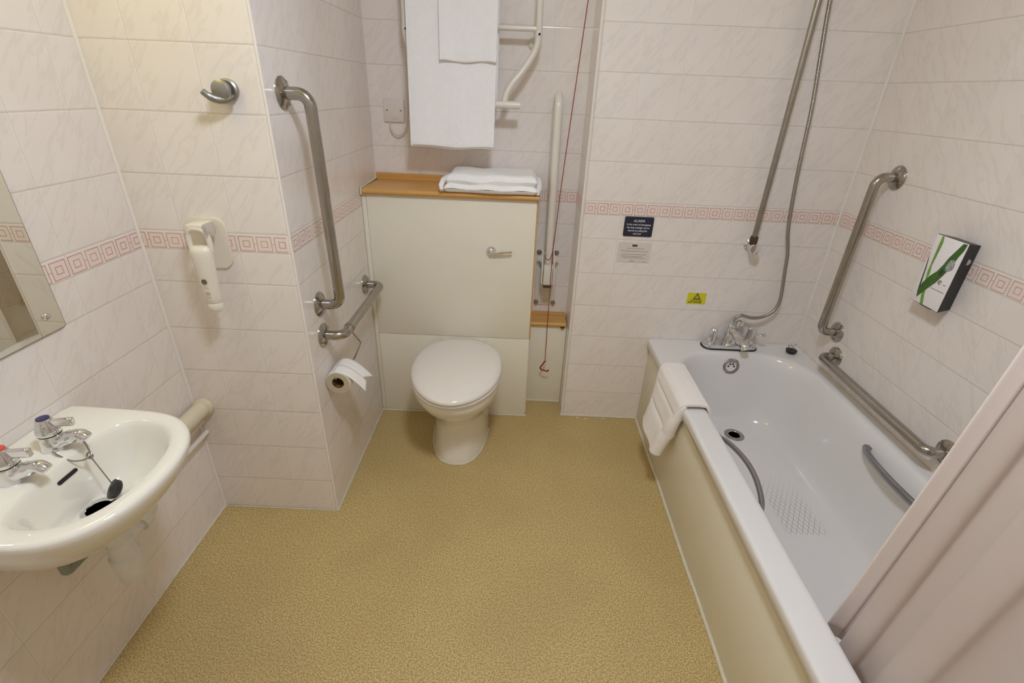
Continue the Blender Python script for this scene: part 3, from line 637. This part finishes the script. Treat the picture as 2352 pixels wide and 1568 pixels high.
# ------------------------------------------------------------------ signs
def text(body, size, loc, mat, parent, name, face='-y', align='CENTER', bold=0.0, sx=1.0):
    cu_ = bpy.data.curves.new(name, 'FONT'); cu_.body = body; cu_.size = size; cu_.align_x = align; cu_.align_y = 'CENTER'; cu_.extrude = .00015; cu_.offset = bold; cu_.space_line = 1.0
    t_ = bpy.data.objects.new(name, cu_); C.objects.link(t_); dg = bpy.context.evaluated_depsgraph_get(); dg.update()
    me = bpy.data.meshes.new_from_object(t_.evaluated_get(dg)); bpy.data.objects.remove(t_); bpy.data.curves.remove(cu_)
    R = Matrix.Rotation(PI/2, 4, 'X')
    if face == '-x': R = Matrix.Rotation(-PI/2, 4, 'Z') @ R
    me.transform(Matrix.Translation(Vector(loc)) @ R @ Matrix.Diagonal((sx, 1, 1, 1))); me.materials.clear(); me.materials.append(mat)
    o_ = bpy.data.objects.new(name, me); C.objects.link(o_); o_.parent = parent; o_.matrix_parent_inverse = Matrix.Translation(parent.location).inverted(); return o_
sx0, sx1, sz0, sz1 = 1.4825, 1.600, .9090, .9885
s1 = thing('alarm_sign', 'dark navy alarm sign with white lettering on tiled wall', 'sign', (1.541, YBK, .95))
cxs, czs = (sx0+sx1)/2, (sz0+sz1)/2
obj('plate', M().prism(rr2(sx1-sx0, sz1-sz0, .006), lambda u, v, h: Vector((cxs+u, h, czs+v)), YBK-.004, YBK+.0002), M_navy, s1)
yt = YBK-.0042
text('ALARM', .0140, (cxs, yt, sz1-.0165), M_white, s1, 'heading_lettering', bold=.0002)
for i, ln in enumerate(('In the event of emergency', 'the duty manager can be', 'alerted by pulling the', 'red cord')):
    text(ln, .0104, (cxs-.001*i, yt, sz1-.031-.0125*i), M_white, s1, 'lettering', bold=.00015, sx=.88)
s2 = thing('paper_notice', 'pale paper notice with faint printing below the navy alarm sign', 'sign', (1.539, YBK, .84))
obj('sheet', M().box((1.471, YBK-.0014, .798), (1.607, YBK+.0002, .883)), M_paper, s2, smooth=False)
obj('printed_logo', M().box((1.5285, YBK-.0020, .8655), (1.5495, YBK-.0015, .8745)), M_brown, s2, smooth=False)
mp = M(); rnd = random.Random(2)
for (xa, xb, z) in ((1.508, 1.580, .8575), (1.484, 1.597, .846), (1.491, 1.588, .8325), (1.484, 1.577, .824), (1.494, 1.589, .8175), (1.531, 1.537, .8085), (1.523, 1.551, .8025), (1.583, 1.597, .8005)):
    x = xa
    while x < xb-.002:
        w_ = rnd.uniform(.003, .009); mp.box((x, YBK-.0019, z-.0009), (min(x+w_, xb), YBK-.0015, z+.0009)); x += w_ + .0018
obj('printed_lines', mp, M_ink, s2, smooth=False)
s3 = thing('caution_sticker', 'small yellow caution sticker with warning triangle above the mixer tap', 'sticker', (1.841, YBK, .648))
yx0, yx1, yz0, yz1 = 1.8005, 1.8825, .6215, .6735; cyx = (yx0+yx1)/2
obj('vinyl', M().prism(rr2(yx1-yx0, yz1-yz0, .003), lambda u, v, h: Vector((cyx+u, h, (yz0+yz1)/2+v)), YBK-.0010, YBK+.0002), M_yel, s3)
tri = M()
def trp(sc_): return [(cyx+.001+sc_*math.cos(a), yz1-.0190+sc_*math.sin(a)) for a in (PI/2, PI/2+2*PI/3, PI/2+4*PI/3)]
A, B = trp(.0190), trp(.0120)
for i in range(3):
    j = (i+1) % 3; tri.prism([A[i], A[j], B[j], B[i]], lambda u, v, h: Vector((u, h, v)), YBK-.0015, YBK-.0011)
tri.box((cyx+.0002, YBK-.0015, yz1-.0215), (cyx+.0018, YBK-.0011, yz1-.0135)).box((cyx+.0002, YBK-.0015, yz1-.0250), (cyx+.0018, YBK-.0011, yz1-.0232))
obj('warning_triangle', tri, M_olive, s3, smooth=False)
text('CAUTION', .0108, (cyx, YBK-.0013, yz0+.0178), M_olive, s3, 'lettering', bold=.0002)
text('HOT WATER', .0100, (cyx-.004, YBK-.0013, yz0+.0080), M_olive, s3, 'lettering', bold=.0003)

# ------------------------------------------------------------------ soap dispenser
DX, DY0, DY1, DZ0, DZ1 = XBW-.05, .018, .130, .892, 1.094
sd = thing('soap_dispenser', 'black soap dispenser with green leaf front on tiled right wall', 'soap dispenser', (XBW, .07, .99))
sec0 = [(DY0+.016, DZ0+.003), (DY1-.008, DZ0+.003), (DY1-.008, DZ1-.006), (DY0+.016, DZ1-.006)]
sec1 = [(DY0-.0012, DZ0-.0012), (DY1+.0012, DZ0-.0012), (DY1+.0012, DZ1+.0012), (DY0-.0012, DZ1+.0012)]
obj('casing', M().loft([[Vector((XBW-.0005, y, z)) for y, z in sec0], [Vector((DX+.002, y, z)) for y, z in sec1]]), M_black, sd, smooth=False)
obj('front_card', M().box((DX, DY0, DZ0), (DX+.003, DY1, DZ1), .0008), M_card, sd)
obj('push_spout', M().box((DX+.006, DY0+.03, DZ0-.006), (XBW-.012, DY1-.035, DZ0+.004), .002), M_black, sd)
def deco(name, pts_, mat, h):
    poly = [(min(max(a, .004), .996), min(max(b, .004), .996)) for a, b in pts_]
    bm = bmesh.new(); vs = [bm.verts.new((DX-h, lerp(DY0, DY1, a), lerp(DZ0, DZ1, b))) for a, b in poly]; f = bm.faces.new(vs)
    bmesh.ops.triangulate(bm, faces=[f]); bm.faces.ensure_lookup_table(); r = bmesh.ops.extrude_face_region(bm, geom=bm.faces[:])
    for e in r['geom']:
        if isinstance(e, bmesh.types.BMVert): e.co.x -= .0003
    bm.verts.index_update(); m = M(); m.add([v_.co[:] for v_ in bm.verts], [[v_.index for v_ in f_.verts] for f_ in bm.faces]); bm.free()
    return obj(name, m, mat, sd, smooth=False)
deco('printed_leaf', [(.763, .996), (.726, .916), (.727, .808), (.754, .694), (.755, .573), (.72, .476), (.706, .422), (.73, .33), (.715, .234), (.755, .33), (.80, .45), (.813, .628), (.81, .767), (.805, .878), (.822, .996)], M_leaf2, .0001)
deco('printed_leaf', [(.622, .237), (.585, .138), (.50, .004), (.604, .004), (.668, .109), (.70, .20)], M_leaf2, .0001)
deco('printed_leaf', [(.975, .74), (.957, .64), (.919, .476), (.881, .29), (.845, .13), (.815, .20), (.85, .33), (.885, .48), (.93, .62), (.965, .70)], M_leaf3, .0003)
deco('printed_leaf', [(.80, .06), (.845, .17), (.806, .290), (.679, .417), (.522, .524), (.429, .634), (.372, .735), (.266, .85), (.138, .985), (.02, .993), (.038, .905), (.114, .797), (.141, .73), (.212, .61), (.301, .491), (.42, .365), (.605, .221)], M_leaf, .0005)
deco('printed_drop', [(.33, .600), (.31, .66), (.272, .73), (.20, .75), (.141, .735), (.105, .69), (.105, .63), (.15, .595), (.22, .575), (.28, .575)], M_drop, .0009)
deco('printed_drop', [(.45, .515), (.41, .57), (.36, .575), (.34, .54), (.37, .49), (.42, .475)], M_leaf3, .0009)
ring_ = M(); cy_, cz_ = lerp(DY0, DY1, .30), lerp(DZ0, DZ1, .393)
ring_.tube([(DX-.0004, cy_-.0052*math.cos(a), cz_+.0052*math.sin(a)) for a in [(.12+1.62*i/20)*PI for i in range(21)]], .0012, 6).box((DX-.0006, cy_-.005, cz_-.0004), (DX-.0001, cy_+.005, cz_+.0010))
obj('printed_emblem', ring_, M_logo, sd)
mp = M()
y = lerp(DY0, DY1, .50)
while y > lerp(DY0, DY1, .07):
    w_ = rnd.uniform(.002, .004); mp.box((DX-.0005, y-w_, lerp(DZ0, DZ1, .275)-.0010), (DX-.0001, y, lerp(DZ0, DZ1, .275)+.0010)); y -= w_+.0014
mp.box((DX-.0005, lerp(DY0, DY1, .10), lerp(DZ0, DZ1, .375)), (DX-.0001, lerp(DY0, DY1, .17), lerp(DZ0, DZ1, .385)))
obj('printed_line', mp, M_ink, sd, smooth=False)
obj('level_window', M().lathe([(.0085, 0), (.0085, .0012)], (DX+.027, DY0+.0085, DZ0+.150), Vector((0, -1, 0)), 20), plain('window_grey', srgb(176, 172, 170), .25), sd)

# ------------------------------------------------------------------ coat hook
M_satin = plain('satin_nickel', (.40, .39, .37, 1), .42, 1.0, namp=.08, nscale=60)
ck = thing('coat_hook', 'round satin chrome robe hook on the cream-lit tiled wall', 'hook', (.337, 0, 1.398))
obj('rosette', M().lathe([(.024, -.0008), (.025, .003), (.025, .010), (.021, .013)], (.338, 0, 1.3965), Vector((0, -1, 0)), 32), M_satin, ck)
obj('hook_disc', M().lathe([(.012, .012), (.012, .02), (.0215, .024), (.0215, .034), (.016, .037)], (.334, 0, 1.3965), Vector((0, -1, 0)), 32), M_satin, ck)
obj('hook_arm', M().tube(spline([(.352, -.020, 1.381), (.338, -.026, 1.376), (.322, -.034, 1.376), (.308, -.044, 1.384), (.300, -.050, 1.394)], 6), [.0095]*6+[.0095]*6+[.009]*6+[.0075]*6+[.005], 14), M_satin, ck)

# ------------------------------------------------------------------ hairdryer and its wall plate
hp_ = thing('hairdryer_holder', 'rounded cream wall plate behind the white hairdryer', 'holder', (.195, 0, 1.012))
obj('wall_plate', M().prism(rr2(.114, .142, .03), lambda u, v, h: Vector((.194+u, h, 1.013+v)), -.006, -.0004), M_wpl, hp_)
obj('cradle_arm', M().box((.178, -.062, 1.062), (.224, -.006, 1.078), .005), M_wpl, hp_)
obj('clip', M().box((.224, -.064, 1.044), (.234, -.020, 1.080), .004), M_chrome, hp_)
hd = thing('hairdryer', 'slim white hairdryer hanging from the wall plate by the basin', 'hairdryer', (.205, -.06, .95))
HY = -.055
def hring(cz, w, d, cx, n=24):
    return [Vector((cx+w*math.cos(2*PI*k_/n), HY-.004+d*math.sin(2*PI*k_/n), cz)) for k_ in range(n)]
hs = [(1.021, .020, .012, .2030), (1.016, .0265, .018, .2030), (1.005, .0290, .021, .2030), (.985, .0285, .021, .2032), (.96, .0268, .020, .2036), (.92, .0245, .0185, .204), (.88, .0225, .017, .2045), (.860, .0215, .0165, .2048), (.8585, .0205, .0155, .2048), (.857, .0214, .0165, .2048), (.838, .0205, .016, .205), (.833, .018, .013, .205)]
obj('body', M().loft([hring(*h) for h in hs]), M_wpl, hd, ang=50)
obj('carry_loop', M().tube(spline([(.1785, HY, 1.005), (.1765, HY, 1.025), (.1790, HY, 1.052), (.190, HY-.002, 1.064), (.205, HY-.002, 1.066), (.220, HY-.002, 1.062), (.2290, HY, 1.045), (.2300, HY, 1.02), (.2280, HY, 1.005)], 5), .0068, 12), M_wpl, hd)
obj('badge', M().lathe([(.0075, 0), (.0075, .0012)], (.203, HY-.0235, .926), Vector((-.05, -1, .0)), 18), M_logo, hd)
mp = M()
for z, w_ in ((.908, .012), (.893, .014), (.888, .012), (.880, .013)): mp.box((.204-w_/2, HY-.0228, z), (.204+w_/2, HY-.0215, z+.0012))
obj('printed_marks', mp, plain('faint_print', srgb(176, 166, 146), .5), hd, smooth=False)

# ------------------------------------------------------------------ mirror
mi_ = thing('wall_mirror', 'frameless wall mirror above the washbasin on the left wall', 'mirror', (0, -.57, .892))
my0, my1, mz0, mz1 = -.84, -.306, .893, 1.62
def rpoly(): return [((my0+my1)/2+a, (mz0+mz1)/2+b) for a, b in rr2(my1-my0, mz1-mz0, .008)]
obj('glass_back', M().prism(rpoly(), lambda u, v, h: Vector((h, u, v)), .0006, .0050), M_logo, mi_, smooth=False)
obj('mirror_face', M().prism([((my0+my1)/2+a, (mz0+mz1)/2+b) for a, b in rr2(my1-my0-.003, mz1-mz0-.003, .007)], lambda u, v, h: Vector((h, u, v)), .0050, .0056), M_mirror, mi_, smooth=False)
for y in (my0+.038, my1-.038):
    for z in (mz0+.04, mz1-.04):
        obj('mirror_screw', M().lathe([(.0085, 0), (.0085, .002), (.0065, .0055), (.002, .007)], (.0056, y, z), 'x', 18), M_chrome, mi_)

# ------------------------------------------------------------------ washbasin
WY, WZ = -.568, .716
wb = thing('washbasin', 'small white wall-hung ceramic washbasin under the mirror', 'washbasin', (0, WY, .6))
def wring(x0, x1, hy, z, n=72, p=2.9, flat=.45, cy=WY, q=2.2):
    """D-shape: straight back at x0, full width until flat, then rounding to the front at x1"""
    out = []; xm = lerp(x0, x1, flat); nb = 14
    for k_ in range(nb): out.append(Vector((x0, lerp(cy-hy, cy+hy, k_/(nb-1)), z)))
    ns = 6
    for k_ in range(1, ns): out.append(Vector((lerp(x0, xm, k_/ns), cy+hy, z)))
    na = n-nb-2*(ns-1)
    for k_ in range(na):
        a = PI/2 - PI*k_/(na-1); c, s_ = math.cos(a), math.sin(a)
        out.append(Vector((xm+(x1-xm)*abs(c)**(2/p), cy+hy*math.copysign(abs(s_)**(2/q), s_), z)))
    for k_ in range(1, ns): out.append(Vector((lerp(xm, x0, k_/ns), cy-hy, z)))
    return out
def bring(x0, x1, hy, z, n=72, cy=WY, eb=3.0, ef=2.3, fx=.35):
    """bowl ring: rounded back, elliptical front; same vertex order as wring (starts back, -y side)"""
    xm = lerp(x0, x1, fx); out = []
    for k_ in range(n):
        a = PI*1.30 - 2*PI*k_/n
        c, s_ = math.cos(a), math.sin(a); e = ef if c > 0 else eb; L = (x1-xm) if c > 0 else (xm-x0)
        out.append(Vector((xm+L*math.copysign(abs(c)**(2/e), c), cy+hy*math.copysign(abs(s_)**(2/e), s_), z)))
    return out
X0, X1, HY_ = .0012, .400, .208
def resample(r, n=72):
    # equal steps around a ring, starting at the point with the smallest angle from the back (-x) direction
    c = sum(r, Vector())/len(r); c.x = .20; c.y = WY
    out = []
    for k_ in range(n):
        a = PI + 2*PI*k_/n; d_ = Vector((math.cos(a), math.sin(a))); best = None
        for i in range(len(r)):
            p, q = r[i], r[(i+1) % len(r)]
            ex, ey = q.x-p.x, q.y-p.y; den = d_.x*ey-d_.y*ex
            if abs(den) < 1e-12: continue
            t_ = ((p.x-c.x)*ey-(p.y-c.y)*ex)/den; u_ = ((p.x-c.x)*d_.y-(p.y-c.y)*d_.x)/den
            if t_ > 0 and -1e-6 <= u_ <= 1+1e-6 and (best is None or t_ > best): best = t_
        out.append(Vector((c.x+d_.x*best, c.y+d_.y*best-.045*max(0, c.x+d_.x*best-.02), r[0].z)))
    return out
outer = [wring(X0, .215, .100, .545, flat=.3), wring(X0, .262, .135, .572, flat=.35), wring(X0, .303, .163, .606, flat=.38), wring(X0, .336, .182, .641, flat=.40), wring(X0, .357, .192, .671, flat=.42), wring(X0, .367, .197, .695, flat=.43), wring(X0, .369, .198, .707, flat=.43), wring(X0, .366, .196, .7125, flat=.43), wring(X0+.001, .360, .191, .7155, flat=.43), wring(X0+.001, .354, .186, WZ, flat=.43)]
inner = [bring(.140, .338, .160, WZ), bring(.143, .333, .156, WZ-.003), bring(.147, .326, .150, WZ-.012), bring(.150, .318, .143, .685), bring(.153, .305, .131, .652), bring(.157, .285, .111, .620), bring(.158, .262, .083, .602), bring(.158, .235, .05, .596), bring(.166, .212, .022, .594)]
rings = [resample(r) for r in outer] + [resample(r) for r in inner]
obj('basin', M().loft(rings, True, True), M_porc, wb, ang=75)
wd = obj('waste_outlet', M().lathe([(.022, .001), (.024, .004), (.033, .003), (.035, 0)], (.186, WY-.006, .5945), 'z', 32, False), M_chrome, wb)
obj('waste_hole', M().lathe([(.0, .0022), (.0225, .0022)], (.186, WY-.006, .5948), 'z', 28), M_dark, wd)
obj('overflow_slot', M().prism(rr2(.046, .0075, .0036), lambda u, v, h: Vector((.1500+h-.12*v, WY-.005+u, .684+v)), -.002, .0025), M_dark, wb)
def pillar_tap(x, y, cap, lab):
    t = obj('tap', M().lathe([(.024, 0), (.0245, .004), (.022, .014), (.021, .034), (.0205, .036)], (x, y, WZ), 'z', 28)
            .tube(spline([(x+.004, y, WZ+.016), (x+.022, y, WZ+.020), (x+.048, y, WZ+.033), (x+.064, y, WZ+.036), (x+.076, y, WZ+.027)], 5), [.017]*5+[.0145]*5+[.012]*5+[.0125]*5+[.0115], 16), M_chrome, wb, label=lab)
    obj('tap_head', M().lathe([(.0195, .037), (.0215, .040), (.0215, .046), (.0165, .062), (.0125, .0735)], (x, y, WZ), 'z', 24), M_chrome, t)
    obj('tap_cap', M().lathe([(.0112, .0735), (.0112, .0750), (.008, .0754)], (x, y, WZ), 'z', 24), cap, t)
    lv_ = M()
    secs = []
    for q in range(6):
        f = q/5; xx = x+.010+.052*f; hw = lerp(.005, .0052, f); zc_ = WZ+.064+.006*f; hh = lerp(.008, .0095, f)
        secs.append([Vector((xx, y-hw, zc_-hh)), Vector((xx, y+hw, zc_-hh)), Vector((xx, y+hw, zc_+hh)), Vector((xx, y-hw, zc_+hh))])
    lv_.loft(secs); lo = obj('lever', lv_, M_chrome, t, ang=50); b_ = lo.modifiers.new('round', 'BEVEL'); b_.width = .003; b_.segments = 2
pillar_tap(.097, -.522, M_blue, 'chrome tap with blue cap')
pillar_tap(.097, -.618, M_redcap, 'chrome tap with red cap')
obj('basin_bracket', M().tube(fillet([(.066, -.600, .56), (.062, -.595, .410), (.062, -.500, .410)], .01, 4), .0095, 10), plain('green_grey_metal', srgb(150, 158, 148), .45, .3, namp=.1), wb)
# plug on chain
bpz = thing('basin_plug', 'black rubber plug on ball chain lying in the washbasin bowl', 'plug', (.205, -.545, .59))
px, py, pz = .203, -.540, .620
pax = Vector((-.55, -.55, .65))
obj('stopper', M().lathe([(.015, -.007), (.019, -.004), (.0205, .003), (.021, .006), (.010, .0075), (.004, .011)], (px, py, pz), pax, 24), M_rub, bpz)
jx, jy, jz = .176, -.536, .712
obj('chain', M().tube(spline([(.112, -.546, .724), (.130, -.552, .718), (.150, -.552, .707), (.166, -.544, .703), (jx, jy, jz-.006)], 6), .0017, 6)
    .tube(spline([(.160, -.522, .742), (.170, -.528, .730), (jx+.004, jy, jz)], 5), .0017, 6)
    .tube([(jx, jy, jz-.003), (px-.004, py+.002, pz+.012)], .0013, 6), M_dsteel, bpz)
obj('chain_ring', M().tube([(jx+.006*math.cos(2*PI*i/16), jy+.002*math.sin(2*PI*i/16), jz-.003+.006*math.sin(2*PI*i/16)) for i in range(17)], .0022, 6), M_dsteel, bpz)
# trap and pipework
tp = thing('bottle_trap', 'pale plastic bottle trap below the washbasin', 'trap', (.16, -.50, .33))
obj('trap_cup', M().lathe([(.012, 0), (.027, .003), (.030, .012), (.030, .055), (.0325, .058), (.0325, .078), (.027, .082), (.027, .118), (.022, .124)], (.155, -.540, .335), 'z', 28), M_trap, tp)
obj('trap_nut', M().lathe([(.024, 0), (.026, .004), (.026, .03), (.022, .034), (.020, .12)], (.155, -.540, .459), 'z', 20), M_trap, tp)
obj('outlet_arm', M().tube(fillet([(.155, -.540, .44), (.158, -.43, .452), (.06, -.40, .455), (.035, -.33, .455), (.035, -.25, .455)], .03, 6), .017, 16).lathe([(.024, -.012), (.024, .012)], (.157, -.470, .448), Vector((0, 1, .1)), 18), M_trap, tp)
wp = obj('waste_pipe', M().tube([(.036, -.002, .452), (.036, -.40, .452)], .027, 22).lathe([(.033, 0), (.033, .014), (.028, .018)], (.036, -.001, .452), Vector((0, -1, 0)), 24), M_cpipe); tag(wp, 'fat cream waste pipe running along wall behind the washbasin', 'pipe')
for z, lab in ((.395, 'thin white pipe nearest below the fat cream waste pipe'), (.345, 'thin white pipe lowest on the wall under the waste pipe')):
    q = obj('supply_pipe', M().tube([(.018, -.001, z), (.018, -.40, z), (.018, -.47, z+.06)], .0085, 12), M_wht); tag(q, lab, 'pipe', 'thin supply pipes')

# crumbs of old sealant by the bath wall
for i, (x, y) in enumerate(((1.385, .648), (1.424, .640), (1.512, .647))):
    o = obj('sealant_crumb', M().box((x-.007, y-.004, .0), (x+.007, y+.004, .005), .0018), M_cond)
    tag(o, ('left of the three white sealant crumbs on floor by bath wall', 'middle of the three white sealant crumbs, lying farthest from wall', 'right of the three white sealant crumbs, nearest the bath panel')[i], 'debris', 'sealant crumbs on the floor')

# ------------------------------------------------------------------ lamps
cl = thing('ceiling_light', 'round white ceiling light in the middle of the bathroom ceiling', 'ceiling light', (LX, LY, ZC))
obj('lamp_base', M().lathe([(.15, -.001), (.15, -.03), (.135, -.034)], (LX, LY, ZC), 'z', 40), M_wht, cl)
obj('lamp_diffuser', M().lathe([(.13, -.035), (.128, -.05), (.10, -.065), (.05, -.072), (.005, -.074)], (LX, LY, ZC), 'z', 40), M_glow, cl)
ml = thing('mirror_light', 'warm shaver light above the mirror on the left wall', 'wall light', (0, -.45, 1.95))
obj('light_base', M().box((.001, -.62, 1.93), (.05, -.28, 1.98), .005), M_wht, ml)
obj('light_tube', M().tube([(.075, -.60, 1.945), (.075, -.30, 1.945)], .018, 14), M_warm, ml)

# ------------------------------------------------------------------ world, camera, view
w = bpy.data.worlds.new('room_world'); sc.world = w; w.use_nodes = True
w.node_tree.nodes['Background'].inputs[0].default_value = (.5, .5, .5, 1); w.node_tree.nodes['Background'].inputs[1].default_value = .05
cam = bpy.data.cameras.new('camera'); cam.sensor_width = 36; cam.lens = 1111.86/2352*36; cam.clip_start = .02
co = bpy.data.objects.new('camera', cam); C.objects.link(co)
pitch, yaw, roll = -.47779, .003307, .042110
fw = Vector((-math.sin(yaw)*math.cos(pitch), math.cos(yaw)*math.cos(pitch), math.sin(pitch))); rt = Vector((math.cos(yaw), math.sin(yaw), 0)); up = rt.cross(fw)
r2 = rt*math.cos(roll)+up*math.sin(roll); u2 = up*math.cos(roll)-rt*math.sin(roll)
co.matrix_world = Matrix(((r2.x, u2.x, -fw.x, CAM.x), (r2.y, u2.y, -fw.y, CAM.y), (r2.z, u2.z, -fw.z, CAM.z), (0, 0, 0, 1)))
sc.camera = co
sc.cycles.max_bounces = 16; sc.cycles.diffuse_bounces = 12; sc.cycles.glossy_bounces = 6
sc.view_settings.view_transform = 'Standard'; sc.view_settings.look = 'None'; sc.view_settings.gamma = 1; sc.view_settings.exposure = EXPO; sc.view_settings.use_curve_mapping = False
